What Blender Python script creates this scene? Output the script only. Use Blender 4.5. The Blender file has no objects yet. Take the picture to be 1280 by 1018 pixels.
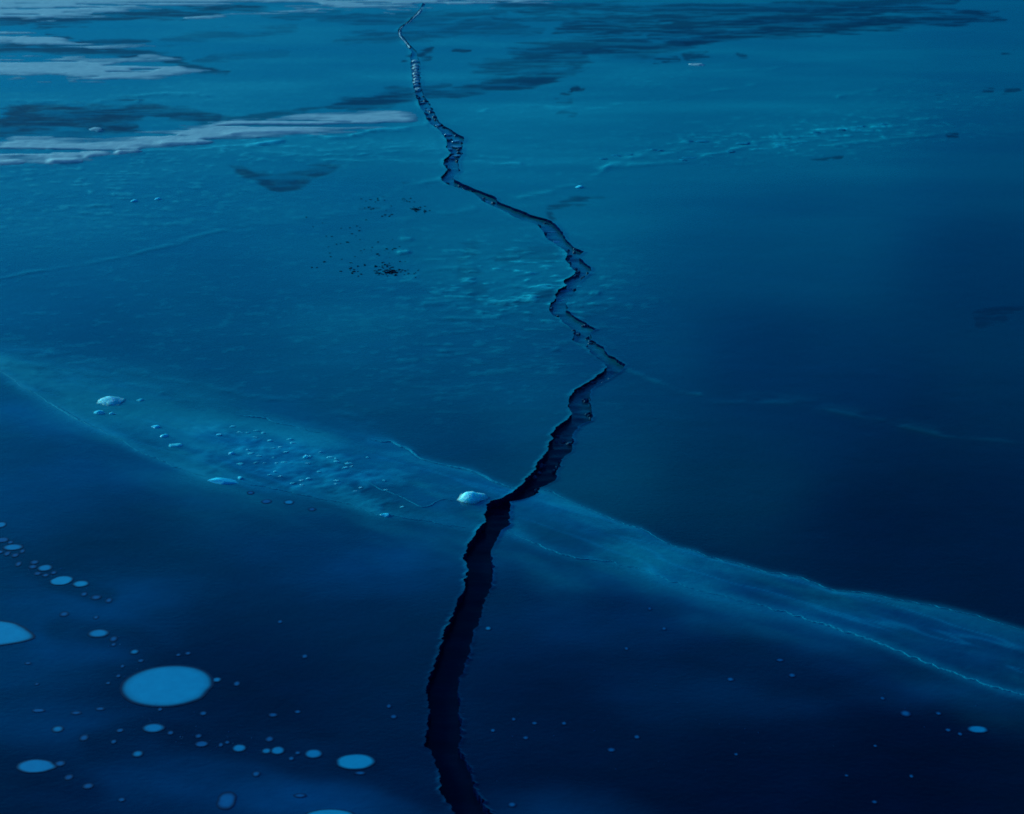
import bpy, bmesh, math, random
import numpy as np
from mathutils import Vector, Matrix

# ------------------------------------------------------------------ camera, sky, sun, exposure
CAM_H, PITCH, FOCAL, CX, CY = 6.0, math.radians(19.0), 2400.0, 640.0, 509.0   # FOCAL in photo pixels (1280 wide)
SUN_EL, SUN_AZ = math.radians(9.0), math.radians(-50.0)     # azimuth measured clockwise from +Y (the view direction)

scn = bpy.context.scene
col = scn.collection
cam_d = bpy.data.cameras.new('camera')
cam_d.sensor_width = 36.0
cam_d.lens = FOCAL / 1280.0 * 36.0
cam_d.clip_start, cam_d.clip_end = 0.1, 20000.0
cam_d.dof.use_dof = True
cam_d.dof.focus_distance = 19.0
cam_d.dof.aperture_fstop = 3.6
cam = bpy.data.objects.new('camera', cam_d)
cam.location = (0, 0, CAM_H)
cam.rotation_euler = (math.pi / 2 - PITCH, 0, 0)
col.objects.link(cam)
scn.camera = cam

world = bpy.data.worlds.new('World')
scn.world = world
world.use_nodes = True
wn, wl = world.node_tree.nodes, world.node_tree.links
wn.clear()
sky = wn.new('ShaderNodeTexSky')
sky.sky_type = 'NISHITA'
sky.sun_disc = False
sky.sun_elevation = SUN_EL
sky.sun_rotation = SUN_AZ
sky.altitude = 0
sky.air_density = 1.0
sky.dust_density = 2.0
sky.ozone_density = 6.0
tint = wn.new('ShaderNodeMix')                      # blue-hour colour of the whole sky
tint.data_type = 'RGBA'; tint.blend_type = 'MULTIPLY'
tint.inputs['Factor'].default_value = 1.0
tint.inputs[7].default_value = (0.015, 0.65, 1.0, 1)
bg = wn.new('ShaderNodeBackground')
bg.inputs['Strength'].default_value = 0.10
wo = wn.new('ShaderNodeOutputWorld')
wl.new(sky.outputs[0], tint.inputs[6]); wl.new(tint.outputs[2], bg.inputs['Color']); wl.new(bg.outputs[0], wo.inputs[0])

sun_d = bpy.data.lights.new('sun', 'SUN')
sun_d.energy = 3.2
sun_d.angle = math.radians(25)
sun_d.color = (0.34, 0.90, 1.0)
sun = bpy.data.objects.new('sun', sun_d)
sdir = Vector((math.sin(SUN_AZ) * math.cos(SUN_EL), math.cos(SUN_AZ) * math.cos(SUN_EL), math.sin(SUN_EL)))
sun.rotation_euler = sdir.to_track_quat('Z', 'Y').to_euler()
sun.location = sdir * 50
col.objects.link(sun)

scn.render.engine = 'CYCLES'
scn.cycles.use_denoising = True
scn.cycles.max_bounces = 6
scn.cycles.pixel_filter_type = 'BLACKMAN_HARRIS'
scn.cycles.filter_width = 1.7
vs = scn.view_settings
vs.view_transform = 'Standard'; vs.look = 'None'; vs.gamma = 1.0; vs.use_curve_mapping = False
vs.exposure = 1.0

# ------------------------------------------------------------------ helpers
rng = np.random.default_rng(7)
random.seed(7)
SP, CP = math.sin(PITCH), math.cos(PITCH)

def ground(px, py):
    """point of the lake plane z=0 whose bearing was read at this place of the photograph"""
    c = (np.asarray(px, float) - CX) / FOCAL
    d = (CY - np.asarray(py, float)) / FOCAL
    t = CAM_H / (SP - d * CP)
    return c * t, t * (CP + d * SP)

def bearing(x, y):
    depth = y * CP + CAM_H * SP
    v = (y * SP - CAM_H * CP) / depth
    return CX + FOCAL * x / depth, CY - FOCAL * v

def px_size(py):
    """metres across one photo pixel at this distance"""
    x0, _ = ground(0, py); x1, _ = ground(1, py)
    return float(x1 - x0)

_tab = rng.random((256, 256)).astype(np.float32)
def vnoise(x, y, s=0):
    x = np.asarray(x, float) + 37.13 * s; y = np.asarray(y, float) + 91.7 * s
    ix = np.floor(x).astype(int); iy = np.floor(y).astype(int)
    fx = x - ix; fy = y - iy
    fx = fx * fx * (3 - 2 * fx); fy = fy * fy * (3 - 2 * fy)
    a = _tab[ix & 255, iy & 255]; b = _tab[(ix + 1) & 255, iy & 255]
    c = _tab[ix & 255, (iy + 1) & 255]; d = _tab[(ix + 1) & 255, (iy + 1) & 255]
    return (a * (1 - fx) + b * fx) * (1 - fy) + (c * (1 - fx) + d * fx) * fy

def fbm(x, y, s=0, o=4):
    r, amp, tot = 0, 1.0, 0
    for i in range(o):
        r = r + amp * vnoise(x * 2 ** i, y * 2 ** i, s + i * 3.7); tot += amp; amp *= 0.5
    return r / tot                                    # 0..1, mean .5

def sst(a, b, v):
    t = np.clip((v - a) / (b - a), 0, 1)
    return t * t * (3 - 2 * t)

def seg_dist(X, Y, pts, ys=1.0):
    """distance to a polyline (ys stretches the second axis), side (+ = further away than the line), parameter 0..1"""
    best = np.full(X.shape, 1e9); side = np.zeros(X.shape); par = np.zeros(X.shape)
    n = len(pts) - 1
    for i in range(n):
        (x0, y0), (x1, y1) = pts[i], pts[i + 1]
        dx, dy = x1 - x0, (y1 - y0) * ys
        L2 = dx * dx + dy * dy + 1e-9
        qx, qy = X - x0, (Y - y0) * ys
        t = np.clip((qx * dx + qy * dy) / L2, 0, 1)
        ex, ey = qx - t * dx, qy - t * dy
        d = np.hypot(ex, ey)
        m = d < best
        best[m] = d[m]; side[m] = -ey[m]; par[m] = ((i + t) / n)[m]
    return best, side, par

def poly_sd(X, Y, poly, ys=1.0):
    """signed distance to a polygon, positive inside"""
    d, _, _ = seg_dist(X, Y, poly + [poly[0]], ys)
    ins = np.zeros(X.shape, bool)
    n = len(poly)
    for i in range(n):
        (x0, y0), (x1, y1) = poly[i], poly[(i + 1) % n]
        if y0 == y1: continue
        c = ((y0 > Y) != (y1 > Y)) & (X < (x1 - x0) * (Y - y0) / (y1 - y0) + x0)
        ins ^= c
    return np.where(ins, d, -d)

def link(name, me, mat=None, parent=None, **props):
    o = bpy.data.objects.new(name, me)
    col.objects.link(o)
    if mat is not None and me is not None and not me.materials: me.materials.append(mat)
    if parent is not None: o.parent = parent
    for k, v in props.items(): o[k] = v
    return o

def empty(name, loc, **props):
    o = link(name, None, **props); o.location = loc
    o.empty_display_size = 0.2
    return o

def mesh_from(name, co, faces, smooth=True, attrs=None):
    me = bpy.data.meshes.new(name)
    co = np.asarray(co, np.float32).reshape(-1, 3)
    faces = np.asarray(faces, np.int32)
    k = faces.shape[1]
    me.vertices.add(len(co)); me.vertices.foreach_set('co', co.ravel())
    me.loops.add(faces.size); me.loops.foreach_set('vertex_index', faces.ravel())
    me.polygons.add(len(faces))
    me.polygons.foreach_set('loop_start', np.arange(0, faces.size, k, dtype=np.int32))
    me.polygons.foreach_set('loop_total', np.full(len(faces), k, np.int32))
    me.update(calc_edges=True)
    me.polygons.foreach_set('use_smooth', np.full(len(faces), smooth, bool))
    for n, v in (attrs or {}).items():
        a = me.attributes.new(n, 'FLOAT', 'POINT'); a.data.foreach_set('value', np.asarray(v, np.float32).ravel())
    me.validate()
    return me

def grid_faces(R, C, flip=False):
    i = np.arange(R - 1)[:, None] * C + np.arange(C - 1)[None, :]
    f = np.stack([i, i + 1, i + C + 1, i + C], -1).reshape(-1, 4)
    return f[:, ::-1] if flip else f

# ------------------------------------------------------------------ materials
def new_mat(name):
    m = bpy.data.materials.new(name); m.use_nodes = True
    nt = m.node_tree; nt.nodes.clear()
    out = nt.nodes.new('ShaderNodeOutputMaterial'); b = nt.nodes.new('ShaderNodeBsdfPrincipled')
    nt.links.new(b.outputs[0], out.inputs[0])
    return m, nt, b

def N(nt, t, **kw):
    n = nt.nodes.new(t)
    for k, v in kw.items(): setattr(n, k, v)
    return n

def math_n(nt, op, a, b=None, clamp=False):
    n = N(nt, 'ShaderNodeMath', operation=op); n.use_clamp = clamp
    for i, v in enumerate((a, b)):
        if v is None: continue
        if isinstance(v, (int, float)): n.inputs[i].default_value = v
        else: nt.links.new(v, n.inputs[i])
    return n.outputs[0]

def mixc(nt, f, a, b):
    n = N(nt, 'ShaderNodeMix', data_type='RGBA')
    for i, v in ((0, f), (6, a), (7, b)):
        if isinstance(v, (int, float)): n.inputs[i].default_value = v
        elif isinstance(v, tuple): n.inputs[i].default_value = (*v, 1)
        else: nt.links.new(v, n.inputs[i])
    return n.outputs[2]

def noise(nt, scale, detail=4, rough=0.55, stretch=(1, 1, 1)):
    tc = N(nt, 'ShaderNodeNewGeometry')
    mp = N(nt, 'ShaderNodeMapping'); mp.inputs['Scale'].default_value = stretch
    nt.links.new(tc.outputs['Position'], mp.inputs[0])
    n = N(nt, 'ShaderNodeTexNoise'); n.inputs['Scale'].default_value = scale
    n.inputs['Detail'].default_value = detail; n.inputs['Roughness'].default_value = rough
    nt.links.new(mp.outputs[0], n.inputs['Vector'])
    return n.outputs['Fac']

def ramp(nt, v, a, b):
    n = N(nt, 'ShaderNodeMapRange'); n.inputs[1].default_value = a; n.inputs[2].default_value = b
    nt.links.new(v, n.inputs[0]); return n.outputs[0]

def ice_material():
    m, nt, b = new_mat('lake_ice')
    fr = N(nt, 'ShaderNodeAttribute', attribute_name='frost').outputs['Fac']
    mk = N(nt, 'ShaderNodeAttribute', attribute_name='milky').outputs['Fac']
    cl = N(nt, 'ShaderNodeAttribute', attribute_name='clear').outputs['Fac']
    sk = N(nt, 'ShaderNodeAttribute', attribute_name='streak').outputs['Fac']
    n_med = noise(nt, 3.5, 6, 0.6, (0.6, 1, 1))
    n_fine = noise(nt, 28, 5, 0.65, (0.7, 1, 1))
    mk2 = math_n(nt, 'MULTIPLY', mk, math_n(nt, 'ADD', math_n(nt, 'MULTIPLY', n_med, 0.8), 0.6), True)
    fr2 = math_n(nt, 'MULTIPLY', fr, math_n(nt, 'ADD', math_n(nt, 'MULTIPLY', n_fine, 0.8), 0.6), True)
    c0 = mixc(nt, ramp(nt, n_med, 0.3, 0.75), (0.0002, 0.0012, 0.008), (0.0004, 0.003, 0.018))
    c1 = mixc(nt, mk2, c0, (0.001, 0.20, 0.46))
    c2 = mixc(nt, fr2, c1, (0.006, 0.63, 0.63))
    nt.links.new(c2, b.inputs['Base Color'])
    r = math_n(nt, 'ADD', math_n(nt, 'MULTIPLY', fr2, 0.5), math_n(nt, 'ADD', math_n(nt, 'MULTIPLY', n_fine, 0.12), math_n(nt, 'ADD', math_n(nt, 'MULTIPLY', sk, 0.45), 0.12)), True)
    nt.links.new(r, b.inputs['Roughness'])
    nt.links.new(math_n(nt, 'SUBTRACT', 0.5, math_n(nt, 'MULTIPLY', cl, 0.48)), b.inputs['Specular IOR Level'])
    b.inputs['IOR'].default_value = 1.31
    b.inputs['Specular Tint'].default_value = (0.05, 0.28, 1.0, 1)
    bp = N(nt, 'ShaderNodeBump'); bp.inputs['Strength'].default_value = 0.2; bp.inputs['Distance'].default_value = 0.01
    nt.links.new(n_fine, bp.inputs['Height']); nt.links.new(bp.outputs[0], b.inputs['Normal'])
    return m

def simple(name, c_lo, c_hi, rough, scale, bump=0.3, dist=0.02, ior=1.31, spec=0.5, sss=0.0, stretch=(1, 1, 1)):
    m, nt, b = new_mat(name)
    n = noise(nt, scale, 6, 0.6, stretch)
    nt.links.new(mixc(nt, ramp(nt, n, 0.3, 0.7), c_lo, c_hi), b.inputs['Base Color'])
    b.inputs['Roughness'].default_value = rough
    b.inputs['IOR'].default_value = ior
    b.inputs['Specular IOR Level'].default_value = spec
    if sss:
        b.inputs['Subsurface Weight'].default_value = sss
        b.inputs['Subsurface Radius'].default_value = (0.05, 0.10, 0.13)
        b.inputs['Subsurface Scale'].default_value = 1.0
    bp = N(nt, 'ShaderNodeBump'); bp.inputs['Strength'].default_value = bump; bp.inputs['Distance'].default_value = dist
    nt.links.new(n, bp.inputs['Height']); nt.links.new(bp.outputs[0], b.inputs['Normal'])
    return m

M_ICE = ice_material()
M_SNOW = simple('wind_packed_snow', (0.42, 0.47, 0.46), (0.58, 0.60, 0.56), 0.85, 9, 0.35, 0.03)
M_DRIFT = simple('thin_drifted_snow', (0.42, 0.47, 0.46), (0.58, 0.60, 0.56), 0.85, 6, 0.3, 0.02)
_nt = M_DRIFT.node_tree; _pb = _nt.nodes['Principled BSDF']
_nt.links.new(mixc(_nt, N(_nt, 'ShaderNodeAttribute', attribute_name='cover').outputs['Fac'], (0.010, 0.20, 0.27), _pb.inputs['Base Color'].links[0].from_socket), _pb.inputs['Base Color'])
_pb.inputs['Specular Tint'].default_value = (0.05, 0.28, 1.0, 1)
M_CRACK = simple('young_dark_ice', (0.0002, 0.002, 0.011), (0.0004, 0.004, 0.020), 0.30, 30, 0.4, 0.02, spec=0.30, stretch=(0.5, 2.5, 1))
M_WALL = simple('crack_wall_ice', (0.0002, 0.003, 0.020), (0.0006, 0.012, 0.06), 0.9, 40, 0.5, 0.02, spec=0.0)
M_RIM = simple('frosted_rim_ice', (0.004, 0.19, 0.27), (0.008, 0.34, 0.43), 0.8, 60, 0.5, 0.01, spec=0.02)
M_FROST = simple('frost_crumb_ice', (0.03, 0.50, 0.64), (0.08, 0.72, 0.84), 0.7, 40, 0.4, 0.01, spec=0.05, sss=0.5)
M_CHUNK = simple('white_broken_ice', (0.20, 0.86, 0.96), (0.46, 0.98, 0.99), 0.5, 16, 0.6, 0.02, sss=1.0, spec=0.15)
M_SLAB = simple('clear_blue_ice', (0.02, 0.66, 0.88), (0.05, 0.78, 0.95), 0.4, 20, 0.3, 0.01, sss=0.4)
def bubble_material(name, lo, hi):
    m = simple(name, lo, hi, 0.5, 12, 0.1, 0.005, spec=0.3)
    nt = m.node_tree; b = nt.nodes['Principled BSDF']
    src = b.inputs['Base Color'].links[0].from_socket
    core = N(nt, 'ShaderNodeAttribute', attribute_name='core').outputs['Fac']
    nt.links.new(mixc(nt, core, (0.0004, 0.008, 0.042), src), b.inputs['Base Color'])
    b.inputs['Specular Tint'].default_value = (0.05, 0.28, 1.0, 1)
    return m
M_BUB = [bubble_material('gas_bubble_white', (0.003, 0.30, 0.46), (0.004, 0.35, 0.52)),
         bubble_material('gas_bubble_blue', (0.002, 0.23, 0.40), (0.003, 0.28, 0.46)),
         bubble_material('gas_bubble_deep', (0.001, 0.09, 0.23), (0.002, 0.14, 0.30))]
M_SPECK = simple('bubble_speck', (0.001, 0.05, 0.16), (0.002, 0.10, 0.24), 0.5, 12, spec=0.3)
M_GRIT = simple('dark_grit', (0.001, 0.006, 0.014), (0.002, 0.012, 0.024), 0.9, 60, spec=0.0)
M_RUBBLE = simple('dark_crushed_ice', (0.001, 0.02, 0.06), (0.004, 0.12, 0.19), 0.5, 25, spec=0.15)
M_SHARD = simple('crack_shard_ice', (0.02, 0.16, 0.26), (0.10, 0.34, 0.46), 0.35, 20)

# ------------------------------------------------------------------ what the ice looks like where (lake-plane features)
# crack edges, near to far
CL = [(562,-70),(545,-30),(531,0),(527,8),(521,16),(515,22),(509,28),(501,33),(497,38),(498,45),(504,52),(509,58),(515,64),(513,72),(514,80),(515,95),(516,108),(520,120),
      (524,131),(529,139),(534,149),(540,156),(551,166),(557,174),(560,181),(557,185),(563,192),(557,199),(555,206),(560,213),(553,222),(552,227),(557,231),(575,237),(592,243),(599,248),
      (606,254),(622,262),(640,271),(655,277),(670,281),(676,288),(685,300),(695,306),(706,312),(709,317),(706,323),(713,331),(719,339),(712,346),(704,351),(708,357),(697,362),(695,368),
      (694,374),(689,380),(686,386),(689,392),(700,399),(712,409),(719,414),(717,418),(715,424),(723,428),(735,437),(745,445),(754,452),(757,458),(755,464),(743,472),(730,481),
      (718,488),(713,495),(709,501),(711,507),(716,517),(712,523),(700,532),(689,542),(690,550),(687,557),(684,563),(678,572),(672,580),(668,590),(655,603),(646,612),(640,618),(630,624),(612,629),
      (608,634),(607,645),(608,655),(598,662),(590,675),(584,683),(583,692),(578,697),(584,705),(585,713),(583,722),(582,735),(575,745),(571,755),(570,765),(563,775),(556,788),(555,795),(551,805),
      (549,815),(544,825),(541,840),(535,852),(534,862),(536,875),(537,890),(534,905),(533,920),(532,933),(540,942),(546,955),(549,965),(550,980),(553,995),(562,1005),(570,1018),(610,1100)]
CR = [(562,-70),(547,-30),(534,0),(531,8),(527,16),(520,22),(514,28),(506,33),(502,38),(503,45),(509,52),(514,58),(520,64),(522,72),(525,80),(525,95),(526,108),(530,119),
      (537,130),(541,137),(545,147),(552,156),(564,163),(573,169),(579,172),(580,178),(579,183),(577,187),(578,193),(574,200),(573,208),(574,215),(569,222),(567,226),(580,232),(600,240),
      (617,247),(622,253),(645,262),(660,268),(675,273),(690,277),(698,285),(702,292),(708,300),(717,308),(729,315),(724,322),(732,328),(738,334),(739,338),(735,345),(727,350),(722,357),
      (717,367),(713,372),(709,380),(708,388),(720,396),(730,403),(743,411),(738,417),(738,423),(750,431),(760,442),(775,452),(781,456),(780,460),(770,468),(760,474),(745,483),(740,487),
      (738,492),(737,503),(740,510),(742,520),(738,527),(728,531),(720,537),(714,544),(718,552),(714,557),(716,562),(710,567),(702,575),(699,584),(697,590),(694,600),(683,606),(675,610),(673,618),
      (660,625),(650,628),(640,629),(637,640),(638,650),(636,660),(625,667),(622,675),(615,685),(612,695),(617,705),(618,715),(615,735),(607,745),(605,755),(604,765),(597,780),(591,795),(587,815),
      (580,835),(575,850),(572,865),(575,880),(576,895),(576,910),(577,920),(574,935),(582,945),(584,955),(591,963),(592,980),(600,995),(607,1008),(615,1018),(668,1100)]
CL_a, CR_a = np.array(CL, float), np.array(CR, float)
def crack_px(py, jag=True):
    l = np.interp(py, CL_a[:, 1], CL_a[:, 0]); r = np.interp(py, CR_a[:, 1], CR_a[:, 0])
    if jag:
        a = np.interp(py, [0, 100, 300, 600, 1018], [0.5, 2.2, 3.4, 4.5, 5.5])
        l = l + a * (vnoise(py * 0.22, py * 0, 1) - 0.5) + 0.8 * a * (vnoise(py * 0.42, py * 0, 2) - 0.5) + 0.5 * a * (vnoise(py * 0.8, py * 0, 3) - 0.5)
        r = r + a * (vnoise(py * 0.22, py * 0, 5) - 0.5) + 0.8 * a * (vnoise(py * 0.42, py * 0, 6) - 0.5) + 0.5 * a * (vnoise(py * 0.8, py * 0, 7) - 0.5)
    return l, np.maximum(r, l + 0.2)

BAND_UP = [(-1500,150),(-340,372),(-150,408),(0,437),(45,446),(120,462),(200,482),(280,510),(320,522),(400,542),(462,551),(490,553),(513,562),(523,572),(550,580),(590,588),(617,602),(645,612),
           (680,613),(702,622),(745,640),(780,655),(800,660),(820,672),(840,682),(870,689),(885,697),(910,702),(960,716),(1000,722),(1040,738),(1090,743),(1120,750),(1180,760),(1220,770),(1280,788),(1600,860),(3600,1310)]
BAND_LO = [(-1500,190),(-340,386),(-150,419),(0,463),(10,470),(30,485),(60,503),(100,525),(140,545),(180,568),(220,584),(262,600),(300,604),(340,612),(380,619),(420,628),(440,633),(475,645),(520,650),(555,657),(585,662),
           (640,668),(668,680),(690,690),(720,698),(760,703),(800,712),(830,725),(860,735),(900,745),(950,758),(1000,772),(1040,785),(1100,805),(1160,830),(1200,845),(1250,862),(1280,870),(1600,960),(3600,1523)]
BU, BL = np.array(BAND_UP, float), np.array(BAND_LO, float)

# clear, dark streaks swept free of frost: (points, half width px, strength)
DARK = [
 ([(-200,35),(0,29),(60,27),(130,21),(200,18),(300,11),(330,9)], 5, 0.9),
 ([(-200,140),(0,160),(40,152),(90,148),(130,146),(170,147)], 15, 0.95),
 ([(100,143),(160,137),(220,141),(275,148)], 6, 0.8),
 ([(0,170),(40,160),(80,157)], 7, 0.8), ([(40,178),(90,170),(140,162),(175,158)], 4, 0.7),
 ([(215,149),(300,150),(350,145),(410,135)], 4, 0.6),
 ([(60,42),(80,49),(95,53)], 3, 0.9), ([(95,53),(140,54),(190,54)], 3, 0.7), ([(-100,60),(0,60),(70,61),(130,66),(190,70),(225,76),(250,86),(285,91)], 4.5, 0.85),
 ([(200,50),(260,45),(320,43),(370,38)], 5, 0.35), ([(250,75),(310,71),(360,67)], 4, 0.4),
 ([(330,18),(400,20),(520,21),(640,17)], 4, 0.55), ([(390,24),(480,27),(560,32),(640,26)], 4, 0.5),
 ([(420,52),(470,48),(520,43),(600,38),(680,40)], 5, 0.5),
 ([(620,8),(720,12),(820,12),(960,10),(1060,4),(1200,2)], 5, 0.7), ([(620,24),(740,25),(830,22),(940,17),(1060,12),(1200,14)], 4, 0.8),
 ([(700,38),(780,37),(880,31),(960,27),(1040,20),(1100,17)], 7, 0.85), ([(820,44),(900,38),(1000,32),(1100,27),(1180,24),(1250,23)], 6, 0.9),
 ([(850,54),(930,45),(1000,40),(1080,33),(1140,29)], 5, 0.95),
 ([(640,72),(700,62),(760,56),(820,62),(870,55)], 9, 0.7), ([(730,66),(790,60),(850,55),(900,48)], 6, 0.8),
 ([(590,88),(640,83),(690,76),(730,72)], 9, 0.6), ([(600,106),(660,101),(700,92),(730,88)], 5, 0.8),
 ([(415,135),(440,130),(480,124),(520,118),(570,114),(640,108),(690,99)], 4.5, 0.85), ([(430,130),(470,127),(500,121)], 6, 0.7), ([(480,112),(520,110),(560,105)], 3, 0.5),
 ([(505,75),(525,70),(540,62)], 3, 0.9), ([(570,63),(588,64)], 2, 0.9), ([(520,75),(535,74)], 3, 0.7),
 ([(820,77),(845,75)], 2.5, 0.8), ([(855,72),(880,69)], 3, 0.7), ([(922,70),(930,70)], 2, 0.7), ([(1255,66),(1266,65)], 2.5, 0.8),
 ([(290,208),(305,214),(330,226),(350,236),(372,232),(395,222),(420,212)], 4, 0.75), ([(320,218),(345,228),(372,224),(400,212),(425,207)], 5, 0.5),
 ([(1225,392),(1245,388),(1275,386)], 5, 0.7), ([(1228,402),(1255,398)], 5, 0.6),
 ([(702,117),(710,115)], 2.5, 0.9), ([(710,111),(717,110)], 2.5, 0.9), ([(718,112),(726,111)], 1.5, 0.7), ([(695,126),(712,127)], 2.5, 0.4), ([(700,140),(716,142)], 4, 0.35),
 ([(1186,169),(1198,168)], 2.2, 0.9), ([(1232,113),(1240,112)], 2.5, 0.8), ([(1258,114),(1275,111)], 2.5, 0.7), ([(1174,120),(1182,117)], 3, 0.7), ([(1010,202),(1045,197)], 2.5, 0.7),
 ([(688,274),(684,268),(690,262),(705,257),(722,253),(740,252)], 3.5, 0.6), ([(725,256),(760,250)], 4, 0.35),
 ([(625,320),(660,315),(690,318)], 7, 0.4), ([(590,310),(585,335),(600,365)], 10, 0.25), ([(625,378),(665,373),(690,368)], 5, 0.5),
 ([(455,250),(478,249)], 2.2, 0.45), ([(447,261),(472,260)], 2.2, 0.45), ([(505,229),(512,228)], 2, 0.4),
 ([(112,472),(140,470)], 3, 0.6),
]
# low welts and pressure lines: (points, half width px, height m, frost)
WELT = [
 ([(-150,362),(0,346),(60,338),(130,326),(200,309),(240,299),(285,286),(330,277),(400,272)], 2.2, 0.010, 0.12),
 ([(400,272),(450,266),(490,262)], 3, 0.012, 0.05), ([(470,252),(500,240),(530,230),(553,225)], 3, 0.014, 0.12), ([(480,278),(540,272),(600,262)], 3, 0.010, 0.05),
 ([(540,160),(570,150),(610,137),(640,133),(700,134),(760,134),(830,124),(900,112),(960,104)], 1.8, 0.012, 0.12),
 ([(560,204),(600,204),(625,207),(655,207)], 1.6, 0.022, 0.22), ([(600,196),(640,200)], 1.5, 0.01, 0.1), ([(575,215),(620,213),(680,208),(740,200)], 2, 0.008, 0.05),
 ([(640,251),(670,243),(700,235),(722,231),(745,222),(765,207),(790,197),(830,190),(880,182)], 3, 0.016, 0.18),
 ([(740,215),(790,206),(850,204),(880,197),(930,185),(990,170),(1060,162),(1110,156),(1180,150)], 2.5, 0.020, 0.16),
 ([(1000,192),(1050,182),(1110,174),(1180,167)], 2.0, 0.016, 0.12), ([(960,182),(1030,172),(1100,165)], 2, 0.012, 0.08),
 ([(1045,122),(1070,117),(1100,113)], 2, 0.02, 0.10), ([(850,92),(960,86),(1000,80)], 1.5, 0.010, 0.05), ([(850,155),(950,148),(1060,140)], 2, 0.008, 0.04),
 ([(780,460),(810,474),(850,490),(880,496)], 2.4, 0.006, 0.09), ([(880,505),(960,505),(1010,508),(1060,517),(1120,529),(1180,543),(1280,556)], 2.5, 0.003, 0.025),
 ([(920,500),(1000,503),(1080,520),(1200,545)], 8, 0.004, 0.02),
 ([(-200,398),(0,434),(60,442),(130,455),(200,472),(280,486),(360,500),(440,520),(500,545)], 4, 0.007, 0.03),
 ([(-200,420),(0,452),(80,462),(160,480),(240,500)], 4, 0.010, 0.02),
 ([(300,184),(360,176),(430,170),(500,162),(550,152)], 2.2, 0.03, 0.22), ([(300,175),(380,172),(440,168),(510,164)], 1.6, 0.02, 0.2),
 ([(180,190),(240,188),(300,182),(360,178)], 1.6, 0.018, 0.18), ([(-150,214),(0,209),(60,206)], 1.6, 0.018, 0.15),
 ([(350,184),(400,187),(460,184),(540,184)], 1.3, 0.016, 0.15), ([(320,192),(400,196),(480,191),(558,187)], 1.3, 0.016, 0.16), ([(400,201),(450,203),(500,202),(556,203)], 1.5, 0.020, 0.22),
 ([(100,262),(120,258),(140,258)], 1.6, 0.03, 0.28), ([(180,218),(192,217)], 1.6, 0.04, 0.3), ([(500,300),(515,299)], 2, 0.02, 0.2), ([(497,316),(512,315)], 2, 0.03, 0.3),
 ([(725,363),(750,366)], 2.2, 0.03, 0.25), ([(715,375),(740,378),(790,381)], 2.5, 0.02, 0.14), ([(700,388),(760,386)], 3, 0.015, 0.06),
 ([(120,126),(160,121),(200,119),(265,118)], 2.0, 0.03, 0.08), ([(0,128),(60,130),(130,130)], 2.5, 0.02, 0.05),
 ([(155,133),(175,125)], 2.0, 0.02, 0.0),
 ([(670,445),(690,438),(700,434)], 2.0, 0.012, 0.05), ([(540,395),(600,398),(680,413)], 2.0, 0.012, 0.05), ([(525,378),(570,374),(640,378)], 2.0, 0.015, 0.08),
]
# fainter frosted bloom: (polygon, feather px, amount)
BLOOM = [
 ([(-300,180),(-300,215),(0,207),(105,203),(180,196),(300,190),(420,206),(560,205),(553,186),(530,150),(420,158),(300,172),(180,184)], 10, 0.10),
 ([(-300,110),(0,105),(240,96),(420,80),(640,70),(700,80),(600,100),(430,118),(300,140),(0,135),(-300,150)], 16, 0.05),
]
# milky, bubbly ice inside the sheet: (cx, cy, rx, ry, amount)
MILK = [
 (60,770,150,60,0.20), (40,840,120,45,0.16), (70,905,170,40,0.22), (230,985,190,60,0.26), (420,1010,130,45,0.34), (690,1020,110,40,0.22), (120,740,110,30,0.10),
 (60,510,120,30,0.26), (200,585,170,40,0.20), (420,655,170,35,0.08), (660,690,120,40,0.12), (560,690,100,30,0.08), (760,720,150,30,0.10), (900,775,180,38,0.12), (1050,810,170,35,0.14), (1200,860,170,40,0.22),
 (900,870,130,40,0.07), (500,720,120,30,0.10), (1010,880,70,25,0.06),
 (640,480,500,200,0.030), (250,380,420,140,0.03),
]

# rime and cloud amounts, with the light's falloff over the lake painted in: (px, py, amount)
RIME_LIGHT = [(0,50,.22),(300,110,.3),(640,60,.3),(1000,60,.26),(1280,60,.12),(100,250,.20),(400,220,.22),(650,180,.40),(1000,140,.33),(1270,200,.06),(640,300,.31),(250,380,.10),(0,400,.06),(120,430,.04),(350,500,.09),(1000,300,.10),(1240,320,.0),
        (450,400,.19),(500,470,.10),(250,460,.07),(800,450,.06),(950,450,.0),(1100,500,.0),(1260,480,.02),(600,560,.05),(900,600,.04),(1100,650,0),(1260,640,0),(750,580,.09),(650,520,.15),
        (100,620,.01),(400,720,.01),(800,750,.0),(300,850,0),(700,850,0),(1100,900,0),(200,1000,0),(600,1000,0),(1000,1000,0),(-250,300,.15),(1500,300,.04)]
CLOUD_LIGHT = [(300,100,0),(900,100,0),(200,300,.02),(700,300,.02),(1200,300,0),(200,420,.02),(600,450,.03),(1000,500,.01),(1200,600,0),(400,720,.06),(150,680,.02),(100,610,.08),(650,760,.05),(750,900,.03),(950,830,.02),(1150,960,0),
         (1250,980,0),(60,900,.05),(300,800,.03),(500,1000,.06),(300,900,.02),(0,560,.10),(480,850,.04),(650,850,.02),(900,950,0)]
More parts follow.
